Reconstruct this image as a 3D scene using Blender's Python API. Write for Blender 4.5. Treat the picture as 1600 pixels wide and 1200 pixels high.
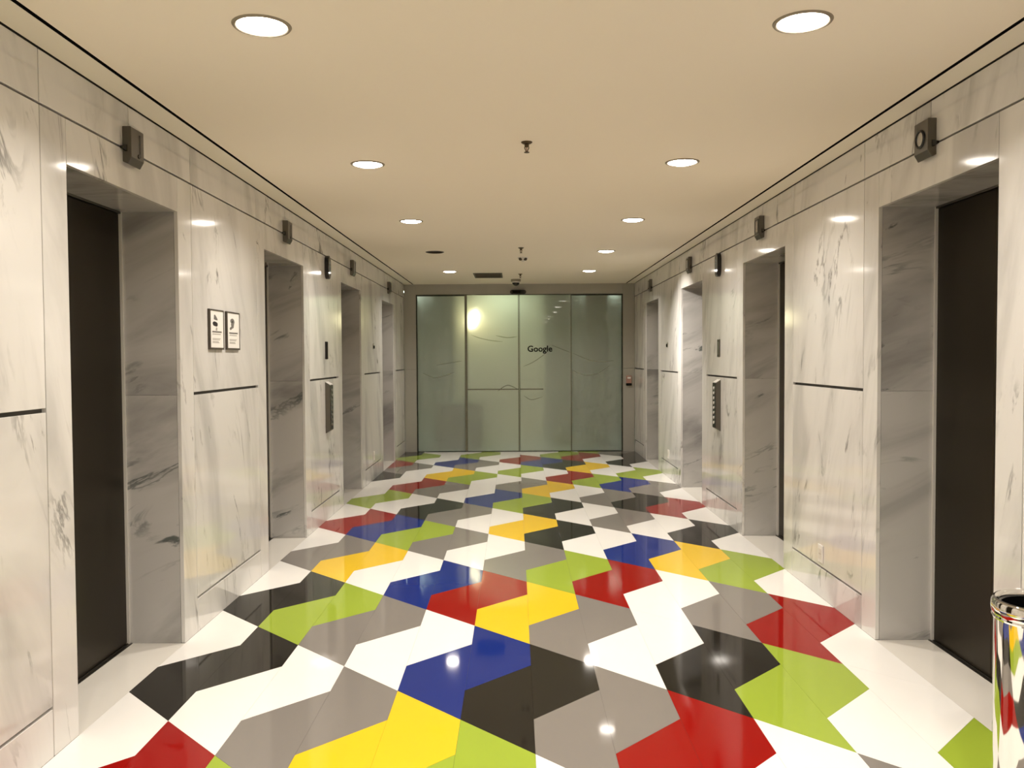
import bpy, bmesh, math, random
from mathutils import Vector, Matrix
random.seed(7)
for o in list(bpy.data.objects):
    bpy.data.objects.remove(o, do_unlink=True)
scene = bpy.context.scene
COL = scene.collection

# ------------------------------------------------------------------ camera
F_PX, YAW, PITCH, ROLL, CAM_H = 1305.9, -0.003873, 0.032193, -0.005721, 1.4838
fw = Vector((math.sin(YAW)*math.cos(PITCH), math.cos(YAW)*math.cos(PITCH), -math.sin(PITCH)))
rt = Vector((math.cos(YAW), -math.sin(YAW), 0.0))
up = rt.cross(fw)
rt2 = rt*math.cos(ROLL) + up*math.sin(ROLL)
up2 = up*math.cos(ROLL) - rt*math.sin(ROLL)
cam = bpy.data.cameras.new('camera')
cam.sensor_fit = 'HORIZONTAL'
cam.sensor_width = 36.0
cam.lens = 36.0*F_PX/1600.0
cam.clip_start = 0.02
cam_o = bpy.data.objects.new('camera', cam)
COL.objects.link(cam_o)
M = Matrix((rt2, up2, -fw)).transposed().to_4x4()
M.translation = Vector((0, 0, CAM_H))
cam_o.matrix_world = M
scene.camera = cam_o

# ------------------------------------------------------------------ world and exposure (a closed lobby: no sky reaches it)
w = bpy.data.worlds.new('world')
scene.world = w
w.use_nodes = True
w.node_tree.nodes['Background'].inputs[0].default_value = (0.5, 0.5, 0.5, 1)
w.node_tree.nodes['Background'].inputs[1].default_value = 0.0
vs = scene.view_settings
vs.view_transform = 'Standard'
vs.look = 'None'
vs.gamma = 1.0
vs.use_curve_mapping = False
vs.exposure = 0.12
LAMP_COLOR = (1.0, 0.92, 0.825)
LAMP_WATTS = 17.0               # beam of every ceiling downlight
LAMP_SPREAD = 143.0
LAMP_STRENGTH = 24.0             # every ceiling downlight
OFFICE_STRENGTH = 13.0
scene.cycles.max_bounces = 8
scene.cycles.diffuse_bounces = 5
scene.cycles.use_adaptive_sampling = True
scene.cycles.adaptive_threshold = 0.06
scene.cycles.adaptive_min_samples = 16
scene.cycles.glossy_bounces = 3
scene.cycles.use_denoising = True
scene.cycles.transmission_bounces = 6

# ------------------------------------------------------------------ dimensions (metres)
XL, XR = -1.732, 1.868           # marble wall faces
ZC = 2.624                       # ceiling
YB, YE = -2.6, 13.08             # behind the viewer, glass end
OPEN_Y = [3.255 + 2.552*k for k in range(4)]
OPEN_W, OPEN_H, REC = 1.06, 2.24, 0.285
SUR = 0.18
Z_FR, Z_GR, Z_BASE = 2.42, 1.297, 0.185
TILE, TY0 = 0.30, 3.678
GX0, GX1, GXS = -1.54, 1.68, (-0.752, 0.066, 0.874)
GTOP = 2.455
LX = (-0.862, 0.99)
LY = [2.90 + 2.06*k for k in range(-2, 5)]

# ------------------------------------------------------------------ materials
MATS = {}
def new_mat(name):
    m = bpy.data.materials.new(name)
    m.use_nodes = True
    MATS[name] = m
    nt = m.node_tree
    return m, nt, nt.nodes['Principled BSDF']
def simple(name, col, rough=0.5, metal=0.0, spec=0.5, coat=0.0, emit=None, estr=0.0, noise=0.0, nscale=8.0, bump=0.0):
    m, nt, b = new_mat(name)
    b.inputs['Base Color'].default_value = (*col, 1)
    b.inputs['Roughness'].default_value = rough
    b.inputs['Metallic'].default_value = metal
    b.inputs['Specular IOR Level'].default_value = spec
    b.inputs['Coat Weight'].default_value = coat
    b.inputs['Coat Roughness'].default_value = 0.05
    if emit:
        b.inputs['Emission Color'].default_value = (*emit, 1)
        b.inputs['Emission Strength'].default_value = estr
    if noise or bump:
        tc = nt.nodes.new('ShaderNodeTexCoord')
        n = nt.nodes.new('ShaderNodeTexNoise')
        n.inputs['Scale'].default_value = nscale
        n.inputs['Detail'].default_value = 4
        nt.links.new(tc.outputs['Object'], n.inputs['Vector'])
        if noise:
            mx = nt.nodes.new('ShaderNodeMix'); mx.data_type = 'RGBA'
            mx.inputs[6].default_value = (*[c*(1-noise) for c in col], 1)
            mx.inputs[7].default_value = (*[min(1, c*(1+noise)) for c in col], 1)
            nt.links.new(n.outputs['Fac'], mx.inputs[0])
            nt.links.new(mx.outputs[2], b.inputs['Base Color'])
        if bump:
            bp = nt.nodes.new('ShaderNodeBump')
            bp.inputs['Strength'].default_value = bump
            bp.inputs['Distance'].default_value = 0.01
            nt.links.new(n.outputs['Fac'], bp.inputs['Height'])
            nt.links.new(bp.outputs['Normal'], b.inputs['Normal'])
    return m

def marble(name, direction, base, grey, vein_col, rough=0.09):
    """polished white marble; soft grey clouds and dark slanted veins run along `direction`"""
    m, nt, b = new_mat(name)
    N, L = nt.nodes.new, nt.links.new
    tc = N('ShaderNodeTexCoord'); oi = N('ShaderNodeObjectInfo')
    off = N('ShaderNodeVectorMath'); off.operation = 'SCALE'
    off.inputs[0].default_value = (31.0, 17.0, 47.0)
    L(oi.outputs['Random'], off.inputs['Scale'])
    add = N('ShaderNodeVectorMath'); add.operation = 'ADD'
    L(tc.outputs['Object'], add.inputs[0]); L(off.outputs[0], add.inputs[1])
    # rotate so that `direction` becomes Z
    q = Vector(direction).normalized().rotation_difference(Vector((0, 0, 1))).to_euler()
    mp = N('ShaderNodeMapping'); mp.inputs['Rotation'].default_value = q
    L(add.outputs[0], mp.inputs['Vector'])
    def stretched(sx, sz):
        s = N('ShaderNodeMapping'); s.inputs['Scale'].default_value = (sx, sx, sz)
        L(mp.outputs[0], s.inputs['Vector']); return s
    def noise(src, scale, detail, dist=0.0, rough_=0.55):
        n = N('ShaderNodeTexNoise'); n.inputs['Scale'].default_value = scale
        n.inputs['Detail'].default_value = detail; n.inputs['Distortion'].default_value = dist
        n.inputs['Roughness'].default_value = rough_
        L(src.outputs[0], n.inputs['Vector']); return n
    def ramp(src, a, bb):
        r = N('ShaderNodeMapRange'); r.interpolation_type = 'SMOOTHSTEP'
        r.inputs['From Min'].default_value = a; r.inputs['From Max'].default_value = bb
        L(src, r.inputs['Value']); return r.outputs[0]
    def math_(op, x, y=None, v=None):
        t = N('ShaderNodeMath'); t.operation = op; L(x, t.inputs[0])
        if y is not None: L(y, t.inputs[1])
        if v is not None: t.inputs[1].default_value = v
        return t.outputs[0]
    clouds = ramp(noise(stretched(1.0, 0.28), 2.6, 5, 0.6).outputs['Fac'], 0.44, 0.74)
    vn = noise(stretched(1.0, 0.30), 3.2, 6, 0.9, 0.6).outputs['Fac']
    line = math_('ABSOLUTE', math_('SUBTRACT', vn, v=0.5))
    line = ramp(line, 0.030, 0.0)
    mask = ramp(noise(stretched(1.0, 0.5), 2.9, 3, 0.3).outputs['Fac'], 0.52, 0.72)
    veins = math_('MULTIPLY', line, mask)
    fl = ramp(noise(stretched(1.0, 0.33), 8.0, 5, 0.7, 0.62).outputs['Fac'], 0.615, 0.70)
    fmask = ramp(noise(stretched(1.0, 0.7), 1.7, 2).outputs['Fac'], 0.47, 0.60)
    flecks = math_('MULTIPLY', fl, fmask)
    mx1 = N('ShaderNodeMix'); mx1.data_type = 'RGBA'
    mx1.inputs[6].default_value = (*base, 1); mx1.inputs[7].default_value = (*grey, 1)
    L(clouds, mx1.inputs[0])
    vf = math_('MAXIMUM', math_('MULTIPLY', veins, v=0.70), math_('MULTIPLY', flecks, v=0.85))
    mx2 = N('ShaderNodeMix'); mx2.data_type = 'RGBA'
    L(vf, mx2.inputs[0]); L(mx1.outputs[2], mx2.inputs[6]); mx2.inputs[7].default_value = (*vein_col, 1)
    L(mx2.outputs[2], b.inputs['Base Color'])
    b.inputs['Roughness'].default_value = rough
    b.inputs['Specular IOR Level'].default_value = 0.55
    return m

MB, MG, MV = (0.745, 0.728, 0.70), (0.53, 0.518, 0.50), (0.13, 0.125, 0.115)
m_marble = marble('marble_wall', (0.0, -0.28, 1.0), MB, MG, MV)
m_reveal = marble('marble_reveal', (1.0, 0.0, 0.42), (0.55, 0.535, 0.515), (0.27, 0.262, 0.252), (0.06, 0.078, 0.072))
m_back = simple('joint_backing', (0.10, 0.095, 0.085), 0.9)
m_ceil = simple('ceiling_paint', (0.94, 0.87, 0.755), 0.9, spec=0.2, bump=0.02, nscale=60)
m_strip = simple('ceiling_edge_paint', (0.88, 0.84, 0.74), 0.8, spec=0.2)
m_gap = simple('shadow_gap', (0.006, 0.006, 0.006), 0.95, spec=0.1)
m_grout = simple('grout', (0.12, 0.11, 0.10), 0.8)
TILE_COL = {'W': (0.91, 0.895, 0.865), 'G': (0.235, 0.215, 0.195), 'K': (0.016, 0.014, 0.011),
            'L': (0.33, 0.44, 0.045), 'Y': (0.86, 0.56, 0.02), 'R': (0.30, 0.006, 0.004), 'B': (0.010, 0.028, 0.21)}
TN = {'W': 'white', 'G': 'grey', 'K': 'black', 'L': 'lime', 'Y': 'yellow', 'R': 'red', 'B': 'blue'}
m_tile = {k: simple('tile_'+TN[k], c, 0.055, spec=0.22, noise=0.02, nscale=5) for k, c in TILE_COL.items()}
m_recess = simple('recess_floor_tile', (0.80, 0.77, 0.71), 0.06, noise=0.03, nscale=3)
m_steel = simple('brushed_steel', (0.42, 0.40, 0.36), 0.32, 1.0)
m_steel_d = simple('dark_steel', (0.15, 0.14, 0.12), 0.38, 1.0)
m_bronze = simple('dark_bronze_door', (0.030, 0.022, 0.011), 0.33, 0.80, noise=0.12, nscale=1.5)
m_frame = simple('door_edge_metal', (0.72, 0.70, 0.66), 0.4, 0.2)
m_black = simple('black_plastic', (0.008, 0.008, 0.008), 0.22)
m_blackm = simple('black_matte', (0.010, 0.009, 0.008), 0.7, spec=0.15)
m_gloss = simple('black_gloss', (0.006, 0.006, 0.006), 0.05)
m_white = simple('white_plastic', (0.80, 0.78, 0.74), 0.35)
m_trim = simple('white_trim', (0.72, 0.68, 0.61), 0.45)
m_paper = simple('sign_paper', (0.88, 0.86, 0.82), 0.4)
m_ink = simple('sign_ink', (0.02, 0.018, 0.016), 0.6)
m_inkg = simple('sign_ink_grey', (0.38, 0.36, 0.33), 0.6)
m_inkm = simple('sign_ink_mid', (0.16, 0.15, 0.14), 0.6)
m_frd = simple('sign_frame', (0.07, 0.058, 0.045), 0.45)
m_chrome = simple('chrome', (0.80, 0.78, 0.74), 0.045, 1.0)
m_lens = simple('lamp_lens_off', (0.035, 0.028, 0.018), 0.5)
m_ring = simple('lamp_ring', (0.30, 0.26, 0.20), 0.4, 0.3)
m_endgrey = simple('end_wall_grey', (0.40, 0.385, 0.335), 0.35, noise=0.08, nscale=3)
m_lamp = simple('lamp_lit', (1, 1, 1), 0.5, emit=LAMP_COLOR, estr=LAMP_STRENGTH)
m_lamp.cycles.emission_sampling = 'FRONT'
m_olamp = simple('office_lamp_lit', (1, 1, 1), 0.5, emit=(1.0, 0.85, 0.52), estr=OFFICE_STRENGTH)
m_olamp2 = simple('office_tube_lit', (1, 1, 1), 0.5, emit=(0.85, 1.0, 0.86), estr=14.0)
m_refl = simple('lamp_reflector', (0.85, 0.82, 0.76), 0.25)
m_brown = simple('grille_brown', (0.055, 0.042, 0.026), 0.6)
m_brass = simple('sprinkler_brass', (0.10, 0.075, 0.045), 0.4, 0.8)
m_olive = simple('camera_housing', (0.30, 0.27, 0.20), 0.5)
m_pink = simple('pull_station_pink', (0.42, 0.24, 0.19), 0.35)
m_screen = simple('display_segment', (0.10, 0.12, 0.11), 0.4, emit=(0.55, 0.68, 0.62), estr=0.10)
m_gframe = simple('glass_frame', (0.035, 0.040, 0.028), 0.35, 0.6)
m_stile = simple('door_stile', (0.16, 0.155, 0.115), 0.35, 0.5)
m_etch = simple('etched_line', (0.27, 0.29, 0.225), 0.5)
m_etchl = simple('etched_line_pale', (0.42, 0.45, 0.34), 0.5)
m_offw = simple('office_wall', (0.46, 0.46, 0.36), 0.8)
m_offp = simple('office_panel', (0.78, 0.77, 0.62), 0.8)
m_offg = simple('office_green', (0.22, 0.28, 0.21), 0.8)
m_offd = simple('office_dark', (0.075, 0.08, 0.06), 0.7)
m_offf = simple('office_floor', (0.55, 0.60, 0.58), 0.5)

# frosted glass: milky film that scatters lobby light, a blurred view through, and a polished outer face
def frosted(name):
    m, nt, b = new_mat(name)
    b.inputs['Base Color'].default_value = (0.82, 0.865, 0.785, 1)
    b.inputs['Roughness'].default_value = 0.50
    b.inputs['IOR'].default_value = 1.16
    b.inputs['Transmission Weight'].default_value = 0.80
    b.inputs['Coat Weight'].default_value = 0.55
    b.inputs['Coat Roughness'].default_value = 0.02
    return m
m_glass = frosted('frosted_glass')

# ------------------------------------------------------------------ mesh helpers
ORG = {}          # world origin of each parent
def link(o, parent=None, org=(0, 0, 0)):
    COL.objects.link(o)
    org = Vector(org)
    if parent is not None:
        o.parent = parent
        o.location = org - ORG[parent.name]
    else:
        o.location = org
    ORG[o.name] = org
    return o
def empty(name, org, label=None, cat=None, group=None, kind=None):
    o = bpy.data.objects.new(name, None)
    o.empty_display_size = 0.1
    link(o, None, org)
    tag(o, label, cat, group, kind)
    return o
def tag(o, label=None, cat=None, group=None, kind=None):
    if label: o['label'] = label
    if cat: o['category'] = cat
    if group: o['group'] = group
    if kind: o['kind'] = kind
    return o
def part(name, vf, mat, parent=None, org=None, smooth=False, bevel=0.0):
    """one mesh object from world-space (verts, faces); origin at the bounding-box centre unless given"""
    vs_, fs_ = vf
    if org is None:
        org = [(min(v[i] for v in vs_) + max(v[i] for v in vs_))/2 for i in range(3)]
    org = Vector(org)
    me = bpy.data.meshes.new(name)
    me.from_pydata([tuple(Vector(v) - org) for v in vs_], [], fs_)
    bm = bmesh.new(); bm.from_mesh(me)
    bmesh.ops.recalc_face_normals(bm, faces=bm.faces)
    if bevel:
        bmesh.ops.bevel(bm, geom=list(bm.edges), offset=bevel, segments=1, affect='EDGES', clamp_overlap=True)
    bm.to_mesh(me); bm.free()
    if smooth:
        me.polygons.foreach_set('use_smooth', [True]*len(me.polygons))
        me.set_sharp_from_angle(angle=math.radians(38))
    me.materials.append(mat)
    me.update()
    return link(bpy.data.objects.new(name, me), parent, org)
def box(lo, hi):
    x0, x1 = sorted((lo[0], hi[0])); y0, y1 = sorted((lo[1], hi[1])); z0, z1 = sorted((lo[2], hi[2]))
    v = [(x0, y0, z0), (x1, y0, z0), (x1, y1, z0), (x0, y1, z0), (x0, y0, z1), (x1, y0, z1), (x1, y1, z1), (x0, y1, z1)]
    f = [(0, 3, 2, 1), (4, 5, 6, 7), (0, 1, 5, 4), (1, 2, 6, 5), (2, 3, 7, 6), (3, 0, 4, 7)]
    return v, f
def join(*vfs):
    V, Fc = [], []
    for v, f in vfs:
        n = len(V); V += list(v); Fc += [tuple(i+n for i in q) for q in f]
    return V, Fc
def frame_axes(axis):
    a = Vector(axis).normalized()
    t = Vector((0, 0, 1)) if abs(a.z) < 0.9 else Vector((0, 1, 0))
    u = t.cross(a).normalized()
    return a, u, a.cross(u)
def lathe(c, axis, prof, seg=32, closed=True, cap0=True, cap1=True):
    """prof: (radius, height along axis) points"""
    a, u, v = frame_axes(axis); c = Vector(c)
    V, Fc = [], []
    for r, h in prof:
        for k in range(seg):
            t = 2*math.pi*k/seg
            V.append(c + a*h + u*(r*math.cos(t)) + v*(r*math.sin(t)))
    for j in range(len(prof)-1):
        for k in range(seg):
            k2 = (k+1) % seg
            Fc.append((j*seg+k, j*seg+k2, (j+1)*seg+k2, (j+1)*seg+k))
    if cap0: Fc.append(tuple(range(seg))[::-1])
    if cap1: Fc.append(tuple((len(prof)-1)*seg+k for k in range(seg)))
    return V, Fc
def cyl(c, axis, r, h, seg=24):
    return lathe(c, axis, [(r, 0), (r, h)], seg)
def torus(c, axis, R, r, seg=32, rs=10):
    a, u, v = frame_axes(axis); c = Vector(c); V, Fc = [], []
    for k in range(seg):
        t = 2*math.pi*k/seg; d = u*math.cos(t) + v*math.sin(t)
        for j in range(rs):
            s = 2*math.pi*j/rs
            V.append(c + d*(R + r*math.cos(s)) + a*(r*math.sin(s)))
    for k in range(seg):
        for j in range(rs):
            Fc.append((k*rs+j, ((k+1) % seg)*rs+j, ((k+1) % seg)*rs+(j+1) % rs, k*rs+(j+1) % rs))
    return V, Fc
def prism(poly, d):
    """closed polygon (3-D points) extruded by vector d"""
    d = Vector(d); n = len(poly)
    V = [Vector(p) for p in poly] + [Vector(p)+d for p in poly]
    Fc = [tuple(range(n))[::-1], tuple(range(n, 2*n))]
    Fc += [(k, (k+1) % n, n+(k+1) % n, n+k) for k in range(n)]
    return V, Fc
def stadium(cy, cz, w_, h_, seg=8):
    r = w_/2; P = []
    for k in range(seg+1):
        t = math.pi*k/seg; P.append((cy + r*math.cos(t), cz + h_/2 - r + r*math.sin(t)))
    for k in range(seg+1):
        t = math.pi + math.pi*k/seg; P.append((cy + r*math.cos(t), cz - h_/2 + r + r*math.sin(t)))
    return P

# ================================================================== FLOOR
floor = part('floor', box((XL-REC-0.1, YB, -0.03), (XR+REC+0.1, YE+0.1, -0.0025)), m_grout, org=(0, 0, 0))
tag(floor, 'polished floor of interlocking white, grey, black, lime, yellow, red and blue tiles', kind='structure')
# colours of the eight-sided pairs: column i (left edge), first row b counted in 0.30 m steps
COLORS = {
 -1: {-3: 'W', 1: 'W', 5: 'W', 9: 'W', 13: 'W', 17: 'W', 21: 'K', 25: 'R', 29: 'K'},
 0: {-4: 'R', 0: 'K', 4: 'K', 8: 'G', 12: 'R', 16: 'L', 20: 'W', 24: 'G', 28: 'L'},
 1: {-5: 'L', -1: 'W', 3: 'L', 7: 'Y', 11: 'B', 15: 'W', 19: 'R', 23: 'W', 27: 'W'},
 2: {-6: 'W', -2: 'G', 2: 'G', 6: 'W', 10: 'L', 14: 'K', 18: 'G', 22: 'Y', 26: 'B', 30: 'W'},
 3: {-3: 'Y', 1: 'W', 5: 'B', 9: 'G', 13: 'G', 17: 'W', 21: 'L', 25: 'G', 29: 'L'},
 4: {-4: 'L', 0: 'B', 4: 'R', 8: 'W', 12: 'W', 16: 'B', 20: 'W', 24: 'W', 28: 'W'},
 5: {-5: 'W', -1: 'K', 3: 'Y', 7: 'G', 11: 'Y', 15: 'L', 19: 'G', 23: 'L', 27: 'R'},
 6: {-6: 'K', -2: 'G', 2: 'G', 6: 'L', 10: 'K', 14: 'K', 18: 'Y', 22: 'W', 26: 'B', 30: 'W'},
 7: {-3: 'R', 1: 'W', 5: 'R', 9: 'W', 13: 'W', 17: 'W', 21: 'R', 25: 'K', 29: 'L'},
 8: {-4: 'W', 0: 'K', 4: 'W', 8: 'B', 12: 'G', 16: 'G', 20: 'L', 24: 'Y', 28: 'R'},
 9: {-5: 'G', -1: 'L', 3: 'G', 7: 'Y', 11: 'W', 15: 'K', 19: 'B', 23: 'W', 27: 'W'},
 10: {-6: 'B', -2: 'W', 2: 'R', 6: 'L', 10: 'K', 14: 'R', 18: 'G', 22: 'L', 26: 'K', 30: 'G'},
 11: {-3: 'L', 1: 'W', 5: 'W', 9: 'W', 13: 'W', 17: 'W', 21: 'W', 25: 'W', 29: 'K'},
}
TH = 0.010
def clip_poly(P, y, keep_below):
    out = []
    for k in range(len(P)):
        a, b_ = P[k-1], P[k]
        ia, ib = ((a[1] <= y) == keep_below), ((b_[1] <= y) == keep_below)
        if ia != ib:
            t = (y-a[1])/(b_[1]-a[1]); out.append((a[0]+t*(b_[0]-a[0]), y))
        if ib: out.append(b_)
    return out
def shrink(P, g=0.0004):
    cx = sum(p[0] for p in P)/len(P); cy = sum(p[1] for p in P)/len(P); out = []
    n = len(P)
    for k in range(n):     # inset by offsetting both edges at each corner
        p0, p1, p2 = Vector(P[k-1]), Vector(P[k]), Vector(P[(k+1) % n])
        e1, e2 = (p1-p0).normalized(), (p2-p1).normalized()
        n1, n2 = Vector((-e1.y, e1.x)), Vector((-e2.y, e2.x))
        if n1.dot(Vector((cx, cy))-p1) < 0: n1 = -n1
        if n2.dot(Vector((cx, cy))-p1) < 0: n2 = -n2
        d = (n1+n2); d = d/max(0.3, (1+n1.dot(n2)))
        out.append(tuple(p1+d*g))
    return out
TRAP = {'l': [(0, 0), (1, -1), (1, 2), (0, 1)], 'r': [(0, 0), (1, 1), (1, 2), (0, 3)]}
TMESH = {}
def tile_mesh(half, mat):
    key = half
    if key not in TMESH:
        P = shrink([(x*TILE, y*TILE) for x, y in TRAP[half]])
        v, f = prism([(p[0], p[1], -TH) for p in P], (0, 0, TH))
        me = bpy.data.meshes.new('tile'); me.from_pydata([tuple(q) for q in v], [], f)
        bm = bmesh.new(); bm.from_mesh(me); bmesh.ops.recalc_face_normals(bm, faces=bm.faces); bm.to_mesh(me); bm.free()
        me.materials.append(mat); TMESH[key] = me
    return TMESH[key]
Y_TILE0 = 1.0
rest = {}
for i in range(-1, 12):
    for b in range(-24, 34):
        if (b+i) % 4: continue
        c = COLORS.get(i, {}).get(b) or random.choice('WWWGGKLYRB')
        for half in 'lr':
            ci, bi = (i, b) if half == 'l' else (i+1, b)
            if ci < 0 or ci > 11: continue
            x0, y0 = XL + ci*TILE, TY0 + bi*TILE
            P = [(x0+x*TILE, y0+y*TILE) for x, y in TRAP[half]]
            lo, hi = min(p[1] for p in P), max(p[1] for p in P)
            if lo >= YE-0.02 or hi <= YB+0.02: continue
            if hi < Y_TILE0:                       # out of view behind the camera: one joined part per colour
                if lo < YB: P = clip_poly(P, YB, False)
                if len(P) < 3: continue
                P = shrink(P)
                rest.setdefault(c, []).append(prism([(p[0], p[1], -TH) for p in P], (0, 0, TH)))
                continue
            if hi > YE:
                P = clip_poly(P, YE, True)
                if len(P) < 3: continue
                P = shrink(P)
                part('tile', prism([(p[0], p[1], -TH) for p in P], (0, 0, TH)), m_tile[c], floor)
                continue
            o = bpy.data.objects.new('tile', tile_mesh(half, m_tile[c]))
            link(o, floor, (x0, y0, 0))
            o.material_slots[0].link = 'OBJECT'
            o.material_slots[0].material = m_tile[c]
for c, lst in rest.items():
    o = part('tile_field', join(*lst), m_tile[c], floor); o['kind'] = 'stuff'

# ================================================================== CEILING
CX0, CX1 = -1.575, 1.728
def ceiling_mesh():
    V, Fc = [], []
    def quad(x0, x1, y0, y1):
        n = len(V); V.extend([(x0, y0, ZC), (x1, y0, ZC), (x1, y1, ZC), (x0, y1, ZC)]); Fc.append((n, n+1, n+2, n+3))
    def cell(cx, cy, h, r, seg=40):
        n = len(V)
        for k in range(seg):
            t = 2*math.pi*k/seg; c_, s_ = math.cos(t), math.sin(t); m_ = h/max(abs(c_), abs(s_))
            V.append((cx+c_*r, cy+s_*r, ZC)); V.append((cx+c_*m_, cy+s_*m_, ZC))
        for k in range(seg):
            k2 = (k+1) % seg; Fc.append((n+2*k, n+2*k+1, n+2*k2+1, n+2*k2))
    h = 0.15
    xs = [CX0, LX[0]-h, LX[0]+h, LX[1]-h, LX[1]+h, CX1]
    for j in (0, 2, 4): quad(xs[j], xs[j+1], YB, YE)
    for j, cx in ((1, LX[0]), (3, LX[1])):
        y = YB
        for ly in LY:
            if ly-h > y: quad(xs[j], xs[j+1], y, ly-h)
            cell(cx, ly, h, 0.090); y = ly+h
        quad(xs[j], xs[j+1], y, YE)
    return V, Fc
ceiling = part('ceiling', ceiling_mesh(), m_ceil, org=(0, 0, ZC))
tag(ceiling, 'flat cream painted ceiling with recessed downlights', kind='structure')
for n, (xa, xb, xw) in enumerate(((CX0, CX0-0.020, XL), (CX1, CX1+0.020, XR)), 1):
    s = 1 if xw < 0 else -1
    t = part('trim_%d' % n, box((xb, YB, ZC), (xw+s*0.004, YE, ZC+0.06)), m_strip)
    tag(t, 'cream ceiling edge strip along the %s marble wall' % ('left' if s > 0 else 'right'), kind='structure')
    part('shadow_gap', join(box((xa, YB, ZC+0.002), (xa+s*0.003, YE, ZC+0.06)), box((xa+s*0.003, YB, ZC+0.055), (xb, YE, ZC+0.065)),
                            box((xb, YB, ZC+0.0005), (xb+s*0.002, YE, ZC+0.055))), m_gap, ceiling)

# ================================================================== MARBLE WALLS
J = 0.0028
def build_wall(side):
    n = 1 if side == 'left' else -1
    xw = XL if n > 0 else XR
    xb = xw - n*0.022
    # backing behind the joints
    segs, y = [], YB
    for oy in OPEN_Y:
        segs.append((y, oy-0.022)); y = oy+OPEN_W+0.022
    segs.append((y, YE))
    bk = [box((xb, a, 0), (xb-n*0.05, b_, ZC+0.05)) for a, b_ in segs]
    bk += [box((xb, oy-0.022, OPEN_H+0.03), (xb-n*0.05, oy+OPEN_W+0.022, ZC+0.05)) for oy in OPEN_Y]
    wall = part('wall_'+side, join(*bk), m_back, org=(xw, 0, 0))
    tag(wall, '%s lobby wall clad in polished white marble slabs with dark veins' % side, kind='structure')
    def slab(name, y0, y1, z0, z1, mat=m_marble, g=J, bev=0.0012):
        part(name, box((xw, y0+g, z0), (xw-n*0.02, y1-g, z1)), mat, wall, bevel=bev)
    # panel bays between the door surrounds
    bays, y = [(YB, -0.9), (-0.9, 1.08), (1.08, OPEN_Y[0]-SUR)], None
    for k, oy in enumerate(OPEN_Y):
        a = oy+OPEN_W+SUR
        b_ = OPEN_Y[k+1]-SUR if k < 3 else YE
        bays.append((a, b_))
    for a, b_ in bays:
        slab('base_panel', a, b_, 0.0, Z_BASE-0.006)
        slab('lower_panel', a, b_, Z_BASE+0.006, Z_GR-0.008)
        slab('upper_panel', a, b_, Z_GR+0.008, Z_FR-0.0045)
        slab('frieze_panel', a, b_, Z_FR+0.0045, ZC-0.006)
    for oy in OPEN_Y:
        e = oy+OPEN_W
        slab('door_jamb', oy-SUR, oy, 0, Z_FR-0.0045)
        slab('door_jamb', e, e+SUR, 0, Z_FR-0.0045)
        slab('door_lintel', oy, e, OPEN_H, Z_FR-0.0045, g=0.0006)
        slab('frieze_panel', oy-SUR, (oy+e)/2, Z_FR+0.0045, ZC-0.006)
        slab('frieze_panel', (oy+e)/2, e+SUR, Z_FR+0.0045, ZC-0.006)
        for ya, yb in ((oy, oy-0.02), (e, e+0.02)):
            for z0, z1 in ((0, Z_GR-0.0006), (Z_GR+0.0006, OPEN_H)):
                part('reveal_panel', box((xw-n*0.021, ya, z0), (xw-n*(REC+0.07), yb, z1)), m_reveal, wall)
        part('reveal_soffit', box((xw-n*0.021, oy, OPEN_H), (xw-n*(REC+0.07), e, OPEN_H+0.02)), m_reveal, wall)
        part('recess_tile', box((xw-n*0.0005, oy+0.001, -TH), (xw-n*(REC-0.012), e-0.001, 0.0)), m_recess, floor)
    return wall
wall_left = build_wall('left')
wall_right = build_wall('right')

# lift doors: two dark leaves at the back of each recess
ORD = ['first', 'second', 'third', 'fourth']
dn = 0
for side in ('left', 'right'):
    n = 1 if side == 'left' else -1
    xw = XL if n > 0 else XR
    xd = xw - n*REC
    for k, oy in enumerate(OPEN_Y):
        dn += 1
        e = oy+OPEN_W; mid = (oy+e)/2
        d = empty('door_%d' % dn, (xd, mid, 0), 'dark bronze lift door in the %s wall, %s from the viewer' % (side, ORD[k]), kind='structure')
        for a, b_ in ((oy+0.014, mid-0.001), (mid+0.001, e-0.014)):
            part('door_leaf', box((xd-n*0.012, a, 0.006), (xd-n*0.042, b_, OPEN_H-0.012)), m_bronze, d, bevel=0.002)
        part('door_frame', join(box((xd, oy+0.0005, 0), (xd-n*0.05, oy+0.013, OPEN_H-0.001)), box((xd, e-0.013, 0), (xd-n*0.05, e-0.0005, OPEN_H-0.001))), m_frame, d)
        part('header', box((xd, oy+0.013, OPEN_H-0.011), (xd-n*0.05, e-0.013, OPEN_H-0.001)), m_steel_d, d)
        part('sill', join(box((xd+n*0.010, oy+0.001, -0.004), (xd-n*0.05, e-0.001, 0.002)), box((xd-n*0.008, oy+0.013, 0.002), (xd-n*0.014, e-0.013, 0.005))), m_steel_d, d)

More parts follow.
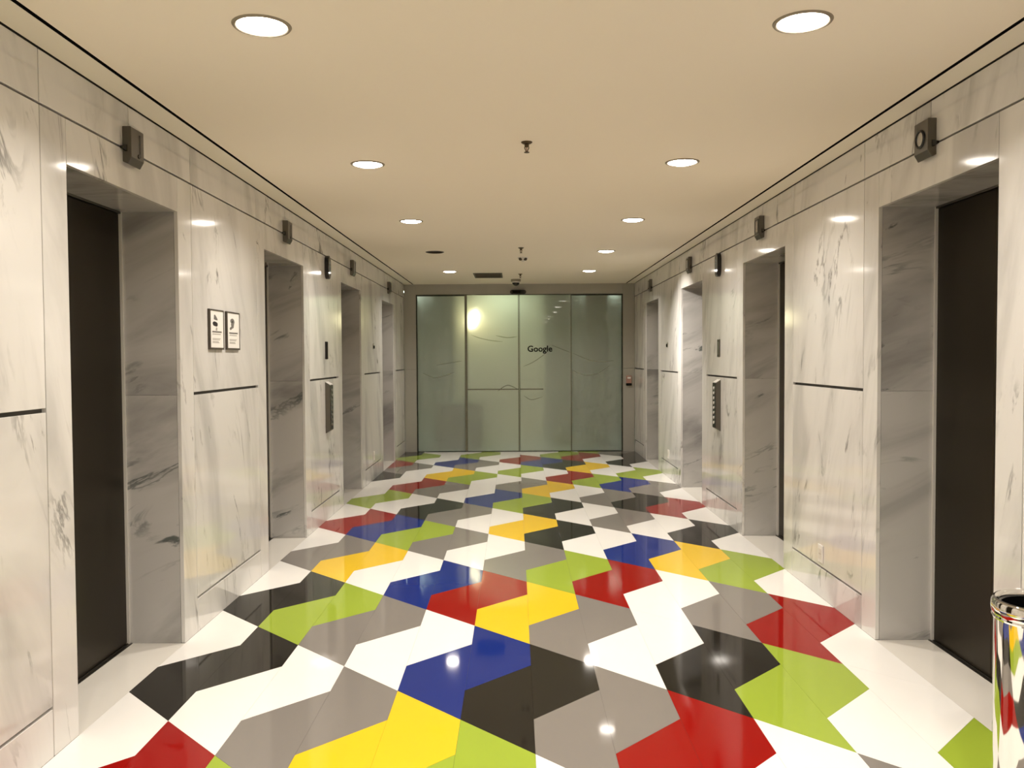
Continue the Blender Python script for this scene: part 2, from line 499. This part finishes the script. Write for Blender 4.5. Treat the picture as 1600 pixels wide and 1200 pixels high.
# end wall around the glass
we = part('wall_end', join(box((XL, YE+0.022, 0), (GX0-0.02, YE+0.09, ZC+0.05)), box((GX1+0.02, YE+0.022, 0), (XR, YE+0.09, ZC+0.05)),
                           box((GX0-0.02, YE+0.022, GTOP+0.03), (GX1+0.02, YE+0.09, ZC+0.05))), m_back, org=(0, YE, 0))
tag(we, 'marble end wall framing the frosted glass doors', kind='structure')
for a, b_ in ((XL+0.003, GX0), (GX1, XR-0.003)):
    part('end_panel', box((a, YE, 0), (b_, YE+0.02, Z_GR-0.001)), m_endgrey, we, bevel=0.0012)
    part('end_panel', box((a, YE, Z_GR+0.001), (b_, YE+0.02, ZC+0.02)), m_endgrey, we, bevel=0.0012)
part('header_panel', box((GX0+0.001, YE, GTOP+0.008), (GX1-0.001, YE+0.02, ZC+0.02)), m_endgrey, we, bevel=0.0012)
wb = part('wall_back', box((XL-0.06, YB-0.1, 0), (XR+0.06, YB, ZC+0.05)), m_strip)
tag(wb, 'plain pale wall closing the lobby behind the viewer', kind='structure')

# ================================================================== GLASS END
GD = 0.012
def pane(name, x0, x1, y, ztop, label):
    o = part(name, box((x0, y, 0.012), (x1, y+GD, ztop)), m_glass, bevel=0.001)
    tag(o, label, kind='structure')
    return o
YG, YS = YE+0.030, YE+0.008
w1 = pane('window_1', GX0+0.012, GXS[0]+0.02, YG, GTOP-0.012, 'fixed frosted glass pane at the left end of the glass front')
w2 = pane('window_2', GXS[2]-0.02, GX1-0.012, YG, GTOP-0.012, 'fixed frosted glass pane at the right end of the glass front')
d9 = pane('door_9', GXS[0]+0.004, GXS[1]-0.003, YS, GTOP-0.002, 'frosted glass sliding door leaf left of the centre joint')
d10 = pane('door_10', GXS[1]+0.003, GXS[2]-0.004, YS, GTOP-0.002, 'frosted glass sliding door leaf with dark lettering')
part('edge_stile', box((GXS[0]-0.034, YS-0.006, 0.008), (GXS[0]+0.004, YS+GD+0.006, GTOP-0.002)), m_stile, d9)
part('edge_stile', box((GXS[1]-0.016, YS-0.004, 0.008), (GXS[1]-0.0035, YS+GD+0.004, GTOP-0.002)), m_stile, d9)
part('edge_stile', box((GXS[1]+0.0035, YS-0.004, 0.008), (GXS[1]+0.010, YS+GD+0.004, GTOP-0.002)), m_gframe, d10)
part('edge_stile', box((GXS[2]-0.004, YS-0.004, 0.008), (GXS[2]+0.010, YS+GD+0.004, GTOP-0.002)), m_stile, d10)
part('cross_strip', box((GXS[0]+0.006, YS-0.003, 0.972), (GXS[1]-0.017, YS-0.0002, 0.988)), m_stile, d9)
part('cross_strip', box((GXS[1]+0.012, YS-0.003, 0.972), (0.44, YS-0.0002, 0.988)), m_stile, d10)
tf = part('trim_3', join(box((GX0-0.004, YE-0.004, 0), (GX0+0.012, YE+0.07, GTOP+0.008)), box((GX1-0.012, YE-0.004, 0), (GX1+0.004, YE+0.07, GTOP+0.008)),
                         box((GX0+0.012, YE-0.004, GTOP-0.001), (GX1-0.012, YE+0.07, GTOP+0.008)),
                         box((GX0+0.012, YE+0.022, GTOP-0.014), (GXS[0]-0.036, YE+0.029, GTOP-0.001)),
                         box((GXS[2]+0.012, YE+0.022, GTOP-0.014), (GX1-0.012, YE+0.029, GTOP-0.001)),
                         box((GX0+0.012, YE-0.004, 0.0), (GX1-0.012, YE+0.07, 0.006))), m_gframe)
tag(tf, 'thin dark metal frame around the frosted glass front', kind='structure')

# etched wave lines on the glass (front face), drawn as thin raised film strips
def wave(pts, y, owner, mat, wd=0.013):
    # Catmull-Rom through (x, z) points
    P = [Vector((p[0], p[1])) for p in pts]; P = [P[0]*2-P[1]] + P + [P[-1]*2-P[-2]]
    S = []
    for k in range(1, len(P)-2):
        for t in [j/8 for j in range(8)]:
            a, b_, c_, d_ = P[k-1], P[k], P[k+1], P[k+2]
            S.append(0.5*((2*b_)+(c_-a)*t+(2*a-5*b_+4*c_-d_)*t*t+(3*b_-a-3*c_+d_)*t**3))
    S.append(P[-2]); n = len(S); V, Fc = [], []
    for k in range(n):
        tdir = (S[min(k+1, n-1)]-S[max(k-1, 0)]).normalized(); nn = Vector((-tdir.y, tdir.x))
        ww = wd/2*min(1.0, 0.25+4*min(k, n-1-k)/n)
        for sgn in (1, -1):
            q = S[k]+nn*ww*sgn
            V.append((q.x, y-0.0008, q.y)); V.append((q.x, y, q.y))
    for k in range(n-1):
        a = 4*k; b_ = a+4
        Fc += [(a, a+2, b_+2, b_), (a+1, b_+1, b_+3, a+3), (a, b_, b_+1, a+1), (a+2, a+3, b_+3, b_+2)]
    Fc += [(0, 1, 3, 2), (4*n-4, 4*n-2, 4*n-1, 4*n-3)]
    part('etched_wave', (V, Fc), mat, owner)
def gz(px, py):   # photo position on the glass sheet -> (x, z), from the measured corners of the glass
    return (GX0 + (px-32)/(1482-32)*(GX1-GX0), GTOP - (py-88)/(1172-88)*GTOP)
waves = [
 ([(75, 625), (150, 655), (230, 642), (295, 620)], w1, m_etch, 0.018),
 ([(170, 570), (260, 556), (350, 542)], w1, m_etch, 0.010),
 ([(415, 362), (480, 385), (560, 402), (640, 410)], d9, m_etchl, 0.010),
 ([(590, 368), (670, 382), (742, 376)], d9, m_etchl, 0.012),
 ([(600, 752), (670, 712), (744, 738)], d9, m_etch, 0.014),
 ([(785, 582), (860, 548), (945, 490)], d10, m_etch, 0.009),
 ([(785, 785), (840, 812), (920, 792)], d10, m_etch, 0.009),
 ([(985, 436), (1050, 462), (1112, 486)], d10, m_etch, 0.010),
 ([(1136, 494), (1250, 540), (1340, 552), (1420, 545)], w2, m_etch, 0.013),
 ([(1136, 612), (1180, 634), (1240, 646), (1310, 632), (1390, 582)], w2, m_etch, 0.013),
]
for pts, ow, mt, wd in waves:
    wave([gz(*p) for p in pts], YG if ow in (w1, w2) else YS, ow, mt, wd)

def text_mesh(body, size, org, mat, parent, name='lettering', depth=0.002, rot=None, bold=0.0):
    cu = bpy.data.curves.new(name, 'FONT'); cu.body = body; cu.size = size
    cu.align_x = 'CENTER'; cu.align_y = 'CENTER'; cu.extrude = depth; cu.offset = bold
    cu.resolution_u = 3
    t = bpy.data.objects.new('tmp', cu); COL.objects.link(t)
    dg = bpy.context.evaluated_depsgraph_get()
    me = bpy.data.meshes.new_from_object(t.evaluated_get(dg))
    bpy.data.objects.remove(t, do_unlink=True)
    me.name = name
    me.transform(rot if rot else Matrix.Rotation(math.pi/2, 4, 'X'))
    me.materials.clear(); me.materials.append(mat)
    return link(bpy.data.objects.new(name, me), parent, org)
text_mesh('Google', 0.132, (0.388, YS-0.003, 1.607), m_blackm, d10, bold=0.0030)

# ================================================================== ROOM BEHIND THE GLASS
OY0, OY1 = YE+0.10, YE+4.2
fo = part('floor_office', box((-3.2, OY0, -0.03), (3.4, OY1, 0.0)), m_offf); tag(fo, 'grey floor of the room behind the glass', kind='structure')
co = part('ceiling_office', box((-3.2, OY0, 2.75), (3.4, OY1, 2.80)), m_offw); tag(co, 'ceiling of the room behind the glass', kind='structure')
for nm, lo, hi, mt in (('wall_office_left', (-3.3, OY0, 0), (-3.2, OY1, 2.8), m_offg), ('wall_office_right', (3.4, OY0, 0), (3.5, OY1, 2.8), m_offg),
                       ('wall_office_far', (-3.3, OY1, 0), (3.5, OY1+0.1, 2.8), m_offw)):
    tag(part(nm, box(lo, hi), mt), 'dim wall of the room behind the glass', kind='structure')
pw = part('wall_office_partition', box((-0.98, YE+0.95, 0), (0.50, YE+1.05, 2.75)), m_offp); tag(pw, 'pale lit partition standing behind the glass doors', kind='structure')
# dark cabinet and column seen as blurred shapes
cb = empty('storage_cabinet', (-0.75, YE+0.50, 0), 'low dark cabinet blurred behind the left side of the frosted glass', 'cabinet')
part('body', box((-1.30, YE+0.40, 0.06), (-0.55, YE+0.80, 0.72)), m_offd, cb, bevel=0.004)
part('plinth', box((-1.27, YE+0.43, 0), (-0.58, YE+0.78, 0.06)), m_blackm, cb)
part('top', box((-1.32, YE+0.38, 0.72), (-0.53, YE+0.82, 0.75)), m_offg, cb, bevel=0.003)
for a, b_ in ((-1.29, -0.93), (-0.92, -0.56)):
    dd = part('door', box((a, YE+0.385, 0.08), (b_, YE+0.40, 0.70)), m_offd, cb)
for a in (0.62, 1.20):
    wc = part('wall_office_column', box((a, YE+0.62, 0), (a+0.34, YE+0.95, 2.75)), m_offg); tag(wc, 'dim green column behind the right side of the frosted glass', kind='structure')
ol = empty('wall_lamp', (-0.72, YE+0.62, 2.05), 'bright warm lamp glowing behind the upper left of the frosted glass', 'lamp')
part('lamp_shade', lathe((-0.72, YE+0.62, 2.00), (0.35, 0, 1), [(0.02, -0.04), (0.06, 0.0), (0.085, 0.07), (0.075, 0.17), (0.04, 0.24), (0.015, 0.255)], 24), m_olamp, ol, smooth=True)
part('rod', cyl((-0.72, YE+0.62, 2.25), (0, 0, 1), 0.008, 0.50, 10), m_steel_d, ol)
for k, (ox, oy) in enumerate(((-0.2, YE+0.55), (1.6, YE+2.4), (-2.0, YE+2.6))):
    lt = empty('office_ceiling_light', (ox, oy, 2.75), ('pale ceiling light above the partition behind the glass doors', 'pale ceiling light deep in the room behind the right glass pane', 'pale ceiling light deep in the room behind the left glass pane')[k], 'light', 'ceiling lights behind the glass')
    part('housing', box((ox-0.32, oy-0.16, 2.72), (ox+0.32, oy+0.16, 2.75)), m_trim, lt)
    part('diffuser', box((ox-0.29, oy-0.13, 2.712), (ox+0.29, oy+0.13, 2.72)), m_olamp2, lt)

# ================================================================== DOWNLIGHTS
def downlight(x, y, label, lit=True, tilt=None):
    t = empty('downlight', (x, y, ZC), label, 'light', 'round recessed ceiling downlights')
    part('trim_ring', lathe((x, y, ZC), (0, 0, -1), [(0.084, -0.012), (0.085, 0.004), (0.089, 0.006), (0.097, 0.004), (0.100, 0.0), (0.092, -0.001), (0.090, -0.012)], 40, cap0=False, cap1=False), m_ring if lit else m_lens, t, smooth=True)
    part('reflector', lathe((x, y, ZC), (0, 0, 1), [(0.086, 0.0), (0.083, 0.030), (0.080, 0.050)], 40, cap0=False, cap1=True), m_refl if lit else m_lens, t, smooth=True)
    if lit:      # slightly convex diffuser
        part('lens', lathe((x, y, ZC), (0, 0, -1), [(0.083, -0.004), (0.080, 0.004), (0.060, 0.011), (0.030, 0.014)], 24, cap0=False), m_lamp, t, smooth=True)
        ld = bpy.data.lights.new('downlight_beam', 'AREA')
        ld.shape = 'DISK'; ld.size = 0.15; ld.energy = LAMP_WATTS; ld.color = LAMP_COLOR
        ld.spread = math.radians(LAMP_SPREAD)
        lo = link(bpy.data.objects.new('downlight_beam', ld), t, (x, y, ZC-0.016))
        if tilt:      # a gimbal lamp turned towards the wall
            lo.rotation_euler = tilt; ld.spread = math.radians(84); ld.energy = LAMP_WATTS*1.7
    else:
        part('lens', lathe((x, y, ZC+0.012), (0, 0, 1), [(0.081, 0.0), (0.081, 0.006)], 24), m_lens, t)
    return t
NAMES = {0: 'nearest', 1: 'second', 2: 'third', 3: 'fourth', 4: 'farthest'}
for sx, row in ((0, 'left'), (1, 'right')):
    for k, ly in enumerate(LY):
        kk = k-2
        if kk < 0:
            lab = 'lit round downlight of the %s ceiling row %s behind the viewer' % (row, 'just' if kk == -1 else 'well')
        elif sx == 0 and kk == 3:
            lab = 'unlit dark downlight in the left ceiling row before the glass'
        else:
            lab = 'lit round downlight, %s of the %s ceiling row' % (NAMES[kk], row)
        downlight(LX[sx], ly, lab, not (sx == 0 and kk == 3), (math.radians(8), math.radians(-36), 0) if sx == 1 and kk == 3 else None)

# ================================================================== CEILING FITTINGS
def sprinkler(x, y, label):
    t = empty('sprinkler', (x, y, ZC), label, 'sprinkler', 'brass sprinkler heads on the ceiling')
    part('escutcheon', lathe((x, y, ZC), (0, 0, -1), [(0.030, 0), (0.030, 0.003), (0.024, 0.008), (0.014, 0.012)], 24), m_brass, t, smooth=True)
    part('body', lathe((x, y, ZC), (0, 0, -1), [(0.012, 0.010), (0.012, 0.024), (0.007, 0.028)], 16), m_brass, t, smooth=True)
    for s in (-1, 1):
        part('frame_arm', prism([(x+s*0.010, y-0.002, ZC-0.024), (x+s*0.014, y-0.002, ZC-0.030), (x+s*0.006, y-0.002, ZC-0.050), (x+s*0.002, y-0.002, ZC-0.050)], (0, 0.004, 0)), m_brass, t)
    part('bulb', cyl((x, y, ZC-0.048), (0, 0, 1), 0.003, 0.022, 10), m_pink, t)
    part('deflector', lathe((x, y, ZC-0.056), (0, 0, 1), [(0.014, 0), (0.015, 0.002), (0.006, 0.007)], 16), m_brass, t)
sprinkler(0.068, 4.475, 'small brass sprinkler head, nearest on the ceiling centre line')
sprinkler(0.068, 8.76, 'small brass sprinkler head midway down the ceiling, before the twin detector')
sprinkler(0.078, 11.51, 'small brass sprinkler head close to the dome camera')

t = empty('ceiling_detector', (0.096, 9.62, ZC), 'pale ceiling detector with two dark eyes between the sprinkler heads', 'detector')
part('base', lathe((0.096, 9.62, ZC), (0, 0, -1), [(0.058, 0), (0.058, 0.010), (0.050, 0.022)], 28), m_white, t, smooth=True)
part('nose', lathe((0.096, 9.62, ZC-0.020), (0, 0, -1), [(0.022, 0), (0.020, 0.018), (0.010, 0.030)], 20), m_white, t, smooth=True)
for s in (-1, 1):
    part('eye', lathe((0.096+s*0.028, 9.585, ZC-0.018), (0, -0.6, -1), [(0.020, 0), (0.018, 0.014), (0.009, 0.021)], 16), m_brown, t, smooth=True)

t = empty('dome_camera', (0.017, 12.30, ZC), 'black dome camera with an olive base above the glass doors', 'camera')
part('base', lathe((0.017, 12.30, ZC), (0, 0, -1), [(0.072, 0), (0.072, 0.030), (0.064, 0.036)], 32), m_olive, t, smooth=True)
part('collar', lathe((0.017, 12.30, ZC-0.035), (0, 0, -1), [(0.060, 0), (0.058, 0.016)], 32), m_white, t, smooth=True)
part('dome', lathe((0.017, 12.30, ZC-0.048), (0, 0, -1), [(0.054*math.cos(a), 0.052*math.sin(a)) for a in [math.pi/2*j/8 for j in range(8)]] + [(0.002, 0.052)], 28), m_gloss, t, smooth=True)

t = empty('air_grille', (-0.367, 11.68, ZC), 'dark brown air grille in the ceiling before the glass doors', 'vent')
gx0, gx1, gy0, gy1 = -0.565, -0.170, 11.36, 12.02
part('frame', join(box((gx0, gy0, ZC), (gx1, gy0+0.02, ZC-0.006)), box((gx0, gy1-0.02, ZC), (gx1, gy1, ZC-0.006)), box((gx0, gy0+0.02, ZC), (gx0+0.02, gy1-0.02, ZC-0.006)), box((gx1-0.02, gy0+0.02, ZC), (gx1, gy1-0.02, ZC-0.006))), m_brown, t)
part('backing', box((gx0+0.02, gy0+0.02, ZC-0.0004), (gx1-0.02, gy1-0.02, ZC-0.0015)), m_blackm, t)
for k in range(14):
    yy = gy0+0.045+k*0.0435
    part('slat', prism([(gx0+0.02, yy, ZC-0.0015), (gx0+0.02, yy+0.004, ZC-0.0015), (gx0+0.02, yy+0.016, ZC-0.006), (gx0+0.02, yy+0.012, ZC-0.006)], (gx1-gx0-0.04, 0, 0)), m_brown, t)

t = empty('door_sensor', (0.052, YE, 2.49), 'black bar-shaped sensor above the frosted sliding doors', 'sensor')
P = stadium(0, 0, 0.062, 0.25)     # rotated: long axis along X
part('housing', prism([(0.052+p[1], YE, 2.497+p[0]) for p in P], (0, -0.045, 0)), m_black, t, smooth=True)
part('window', prism([(0.052+p[1]*0.8, YE-0.045, 2.492+p[0]*0.55) for p in P], (0, -0.002, 0)), m_gloss, t)

# ================================================================== WALL FITTINGS
def P3(xw, n, d, y, z): return (xw+n*d, y, z)
def lantern(side, k):
    n = 1 if side == 'left' else -1; xw = XL if n > 0 else XR
    cy = OPEN_Y[k]+OPEN_W/2; z0, z1 = (2.350, 2.515) if n > 0 else (2.360, 2.530); hw = 0.062; dp = 0.040
    if n < 0: cy += 0.01
    feat = 'slotted face' if n > 0 else ('ring on its face' if k == 0 else 'framed face')
    t = empty('lift_lantern', (xw, cy, z0), 'grey lift lantern with %s above the %s door of the %s wall' % (feat, ORD[k], side), 'lantern', 'lift lanterns above the doors')
    # body: box with a sloping lower front
    prof = [(0, z0+0.010), (dp*0.55, z0), (dp, z0+0.030), (dp, z1-0.004), (dp-0.004, z1), (0, z1)]
    part('body', prism([P3(xw, n, d, cy-hw, z) for d, z in prof], (0, 2*hw, 0)), m_steel_d, t, bevel=0.0015)
    if n > 0:
        part('slot', box(P3(xw, n, dp, cy+0.018, z0+0.045), P3(xw, n, dp+0.0015, cy+0.032, z1-0.022)), m_black, t)
        part('indicator_dot', cyl(P3(xw, n, dp, cy+0.010, z0+0.046), (n, 0, 0), 0.010, 0.003, 18), m_black, t)
    elif k == 0:
        part('ring', torus(P3(xw, n, dp+0.001, cy+0.004, (z0+z1)/2+0.006), (n, 0, 0), 0.036, 0.0065), m_black, t, smooth=True)
        part('lens', cyl(P3(xw, n, dp, cy+0.004, (z0+z1)/2+0.006), (n, 0, 0), 0.030, 0.002, 28), m_steel, t)
    else:
        y0, y1, a, b_ = cy-0.046, cy+0.046, z0+0.042, z1-0.020
        part('face_frame', join(*[box(P3(xw, n, dp, p, r), P3(xw, n, dp+0.004, q, s)) for p, q, r, s in ((y0, y1, b_-0.012, b_), (y0, y1, a, a+0.012), (y0, y0+0.012, a+0.012, b_-0.012), (y1-0.012, y1, a+0.012, b_-0.012))]), m_black, t)
        part('lens', box(P3(xw, n, dp, y0+0.012, a+0.012), P3(xw, n, dp+0.0015, y1-0.012, b_-0.012)), m_steel, t)
    part('joint_shadow_nub', prism([P3(xw, n, 0, cy-hw-0.022, Z_FR-0.006), P3(xw, n, 0.012, cy-hw, Z_FR-0.016), P3(xw, n, 0.012, cy-hw, Z_FR+0.014), P3(xw, n, 0, cy-hw-0.022, Z_FR+0.004)], (n*0.010, 0, 0)), m_black, t)  # black nub modelled in for the dark shadow where lantern meets joint
for sd in ('left', 'right'):
    for k in range(4): lantern(sd, k)

def indicator(side):
    n = 1 if side == 'left' else -1; xw = XL if n > 0 else XR
    cy, cz = (7.70, 2.316) if n > 0 else (7.645, 2.312)
    t = empty('floor_indicator', (xw, cy, cz), 'black rounded floor indicator high on the %s wall between second and third doors' % side, 'indicator', 'black floor indicators')
    P = stadium(cy, cz, 0.125, 0.215)
    part('housing', prism([P3(xw, n, 0, *p) for p in P], (n*0.032, 0, 0)), m_black, t, smooth=True)
    Q = stadium(cy, cz, 0.105, 0.195)
    part('face', prism([P3(xw, n, 0.032, *p) for p in Q], (n*0.003, 0, 0)), m_gloss, t, smooth=True)
    x = 0.0352
    part('arrow', prism([P3(xw, n, x, cy-0.020, cz+0.030), P3(xw, n, x, cy+0.020, cz+0.030), P3(xw, n, x, cy, cz+0.058)], (n*0.001, 0, 0)), m_screen, t)
    part('digit_segment', join(*[box(P3(xw, n, x, cy+a, cz+b_), P3(xw, n, x+0.001, cy+c_, cz+d_)) for a, b_, c_, d_ in ((-0.024, 0.010, 0.024, 0.017), (-0.024, -0.042, 0.024, -0.035), (-0.024, -0.035, -0.016, 0.010), (0.016, -0.035, 0.024, 0.010))]), m_screen, t)
indicator('left'); indicator('right')

def reader(side):
    n = 1 if side == 'left' else -1; xw = XL if n > 0 else XR
    cy = 7.665
    lab = 'small black wall plate above the left call panel' if n > 0 else 'small brassy wall plate above the right call panel'
    mt, md = (m_blackm, m_blackm) if n > 0 else (m_steel_d, m_steel)
    t = empty('wall_plate', (xw, cy, 1.475), lab, 'wall plate', 'small plates above the call panels')
    part('plate', box(P3(xw, n, 0, cy-0.045, 1.475), P3(xw, n, 0.008, cy+0.045, 1.635)), mt, t, bevel=0.003)
    part('inset', box(P3(xw, n, 0.008, cy-0.030, 1.495), P3(xw, n, 0.0095, cy+0.030, 1.615)), md, t)
reader('left'); reader('right')

def call_panel(side):
    n = 1 if side == 'left' else -1; xw = XL if n > 0 else XR
    cy, z0, z1, hw, dp = 7.66, 0.815, 1.245, 0.060, 0.045
    t = empty('call_panel', (xw, cy, z0), 'tall narrow lift call panel with a dark face on the %s wall' % side, 'call panel', 'lift call panels')
    part('housing', prism([P3(xw, n, d, cy-hw, z) for d, z in ((0, z0-0.018), (dp, z0+0.010), (dp, z1-0.006), (0, z1+0.022))], (0, 2*hw, 0)), m_steel_d if n > 0 else m_steel_d, t, bevel=0.0015)
    part('top_cap', prism([P3(xw, n, d, cy-hw*0.98, z) for d, z in ((0.002, z1+0.0225), (dp, z1-0.0055), (dp, z1-0.002), (0.004, z1+0.0245))], (0, 2*hw*0.98, 0)), m_white, t)
    face = part('face', box(P3(xw, n, dp, cy-hw+0.006, z0+0.016), P3(xw, n, dp+0.003, cy+hw-0.006, z1-0.012)), m_black, t)
    for j in range(8):
        zz = z0+0.060+j*0.045
        part('button', cyl(P3(xw, n, dp+0.003, cy, zz), (n, 0, 0), 0.013, 0.005, 16), m_steel if n > 0 else m_white, face, smooth=True)
call_panel('left'); call_panel('right')

# key switches and outlets in the bay between the third and fourth doors
for sd, n, xw, cy in (('left', 1, XL, 10.21), ('right', -1, XR, 10.25)):
    t = empty('key_switch', (xw, cy, 1.62), 'small round key switch on the %s wall between third and fourth doors' % sd, 'switch', 'wall key switches')
    part('plate', lathe((xw, cy, 1.625), (n, 0, 0), [(0.036, 0), (0.036, 0.004), (0.032, 0.007)], 24), m_steel, t, smooth=True)
    part('lock', lathe((xw, cy, 1.615), (n, 0, 0), [(0.020, 0.006), (0.020, 0.016), (0.016, 0.018)], 18), m_blackm, t, smooth=True)
def outlet(n, xw, cy, cz, label):
    t = empty('wall_outlet', (xw, cy, cz), label, 'outlet', 'white wall outlets')
    part('plate', box(P3(xw, n, 0, cy-0.040, cz-0.055), P3(xw, n, 0.007, cy+0.040, cz+0.055)), m_white, t, bevel=0.003)
    part('insert', box(P3(xw, n, 0.007, cy-0.022, cz-0.032), P3(xw, n, 0.0085, cy+0.022, cz+0.032)), m_trim, t)
    for s in (-1, 1):
        part('socket_hole', cyl(P3(xw, n, 0.0085, cy+s*0.009, cz), (n, 0, 0), 0.003, 0.0006, 10), m_blackm, t)
outlet(1, XL, 10.17, 0.29, 'white outlet low on the left wall between third and fourth doors')
outlet(-1, XR, 10.17, 0.29, 'white outlet low on the right wall between third and fourth doors')
outlet(-1, XR, 5.09, 0.27, 'white outlet low on the right wall between first and second doors')

# framed notices on the left wall
def notice(y0, y1, which):
    z0, z1, xw, n = 1.537, 1.767, XL, 1
    lab = ('framed white notice with a black blob icon, nearer of the wall pair', 'framed white notice with a curled icon, farther of the wall pair')[which]
    t = empty('wall_notice', (xw, (y0+y1)/2, z0), lab, 'sign', 'framed notices on the left wall')
    fwd = 0.011; dp = 0.014
    part('frame', join(*[box(P3(xw, n, 0, a, b_), P3(xw, n, dp, c_, d_)) for a, b_, c_, d_ in ((y0, z0, y1, z0+fwd), (y0, z1-fwd*0.7, y1, z1), (y0, z0+fwd, y0+fwd, z1-fwd*0.7), (y1-fwd*0.5, z0+fwd, y1, z1-fwd*0.7))]), m_frd, t)
    paper = part('paper', box(P3(xw, n, 0.001, y0+fwd, z0+fwd), P3(xw, n, 0.011, y1-fwd*0.5, z1-fwd*0.7)), m_paper, t)
    wy, hz = y1-y0, z1-z0
    def R(a, b_, c_, d_, mt, nm):      # rectangle in sheet fractions (a,c across; b,d from the bottom)
        part(nm, box(P3(xw, n, 0.011, y0+a*wy, z0+b_*hz), P3(xw, n, 0.0118, y0+c_*wy, z0+d_*hz)), mt, paper)
    def poly(pts, mt, nm):
        part(nm, prism([P3(xw, n, 0.011, y0+a*wy, z0+b_*hz) for a, b_ in pts], (0.0008, 0, 0)), mt, paper)
    if which == 0:
        poly([(0.26, 0.60), (0.34, 0.585), (0.50, 0.575), (0.56, 0.60), (0.56, 0.66), (0.48, 0.685), (0.36, 0.70), (0.26, 0.69), (0.21, 0.65)], m_ink, 'icon_body')
        poly([(0.30, 0.75), (0.55, 0.73), (0.56, 0.76), (0.46, 0.83), (0.38, 0.87), (0.32, 0.86)], m_inkm, 'icon_head')
        poly([(0.42, 0.48), (0.52, 0.47), (0.54, 0.54), (0.46, 0.56)], m_inkg, 'icon_foot')
    else:
        poly([(0.28, 0.79), (0.36, 0.82), (0.46, 0.83), (0.56, 0.80), (0.60, 0.74), (0.55, 0.66), (0.52, 0.58), (0.44, 0.57), (0.30, 0.52), (0.22, 0.54), (0.24, 0.58), (0.36, 0.62), (0.32, 0.66), (0.34, 0.70), (0.28, 0.74)], m_inkm, 'icon_figure')
        poly([(0.38, 0.755), (0.46, 0.765), (0.46, 0.725), (0.40, 0.715)], m_paper, 'icon_gap')
    R(0.18, 0.425, 0.84, 0.462, m_inkm, 'heading_line')
    R(0.20, 0.375, 0.78, 0.395, m_inkg, 'text_line')
    for j, (b_, c_) in enumerate(((0.265, 0.76), (0.235, 0.70), (0.190, 0.62), (0.165, 0.66))):
        R(0.20, b_, c_, b_+0.016, m_inkg, 'text_line')
notice(4.713, 4.939, 0); notice(4.993, 5.224, 1)

# fire pull station on the end wall
t = empty('pull_station', (1.775, YE, 1.06), 'small pinkish alarm box on the right end wall beside the glass', 'alarm box')
part('box', box((1.735, YE, 1.065), (1.815, YE-0.045, 1.185)), m_pink, t, bevel=0.004)
part('handle', box((1.750, YE-0.045, 1.135), (1.800, YE-0.056, 1.165)), m_white, t, bevel=0.003)
part('base_lip', box((1.732, YE, 1.030), (1.818, YE-0.050, 1.063)), m_blackm, t, bevel=0.003)

# ================================================================== TRASH CAN
TX, TYc, TR, TZ = 1.650, 2.60, 0.136, 0.713
t = empty('trash_can', (TX, TYc, 0), 'polished chrome cylindrical bin standing by the right wall', 'trash can')
part('foot_ring', lathe((TX, TYc, 0), (0, 0, 1), [(TR-0.004, 0), (TR+0.001, 0.003), (TR+0.001, 0.022), (TR-0.004, 0.026)], 64), m_black, t, smooth=True)
part('body', lathe((TX, TYc, 0), (0, 0, 1), [(TR-0.012, 0.0235), (TR-0.003, 0.024), (TR-0.003, TZ-0.058), (TR-0.006, TZ-0.0575), (TR-0.010, TZ-0.0575), (TR-0.012, 0.03)], 64, cap0=True, cap1=True), m_chrome, t, smooth=True)
part('rim', lathe((TX, TYc, 0), (0, 0, 1), [(TR-0.009, TZ-0.062), (TR+0.004, TZ-0.062), (TR+0.0065, TZ-0.056), (TR+0.0045, TZ-0.050), (TR+0.007, TZ-0.043), (TR+0.009, TZ-0.028), (TR+0.007, TZ-0.010), (TR+0.002, TZ-0.002), (TR-0.004, TZ), (TR-0.010, TZ-0.004), (TR-0.014, TZ-0.014), (TR-0.013, TZ-0.040), (TR-0.009, TZ-0.062)], 64, cap0=False, cap1=False), m_chrome, t, smooth=True)
part('liner', lathe((TX, TYc, 0), (0, 0, 1), [(TR-0.020, 0.04), (TR-0.016, TZ-0.07), (TR-0.0145, TZ-0.016), (TR-0.020, TZ-0.020), (TR-0.024, TZ-0.070), (TR-0.028, 0.05)], 48, cap0=True, cap1=True), m_gloss, t, smooth=True)
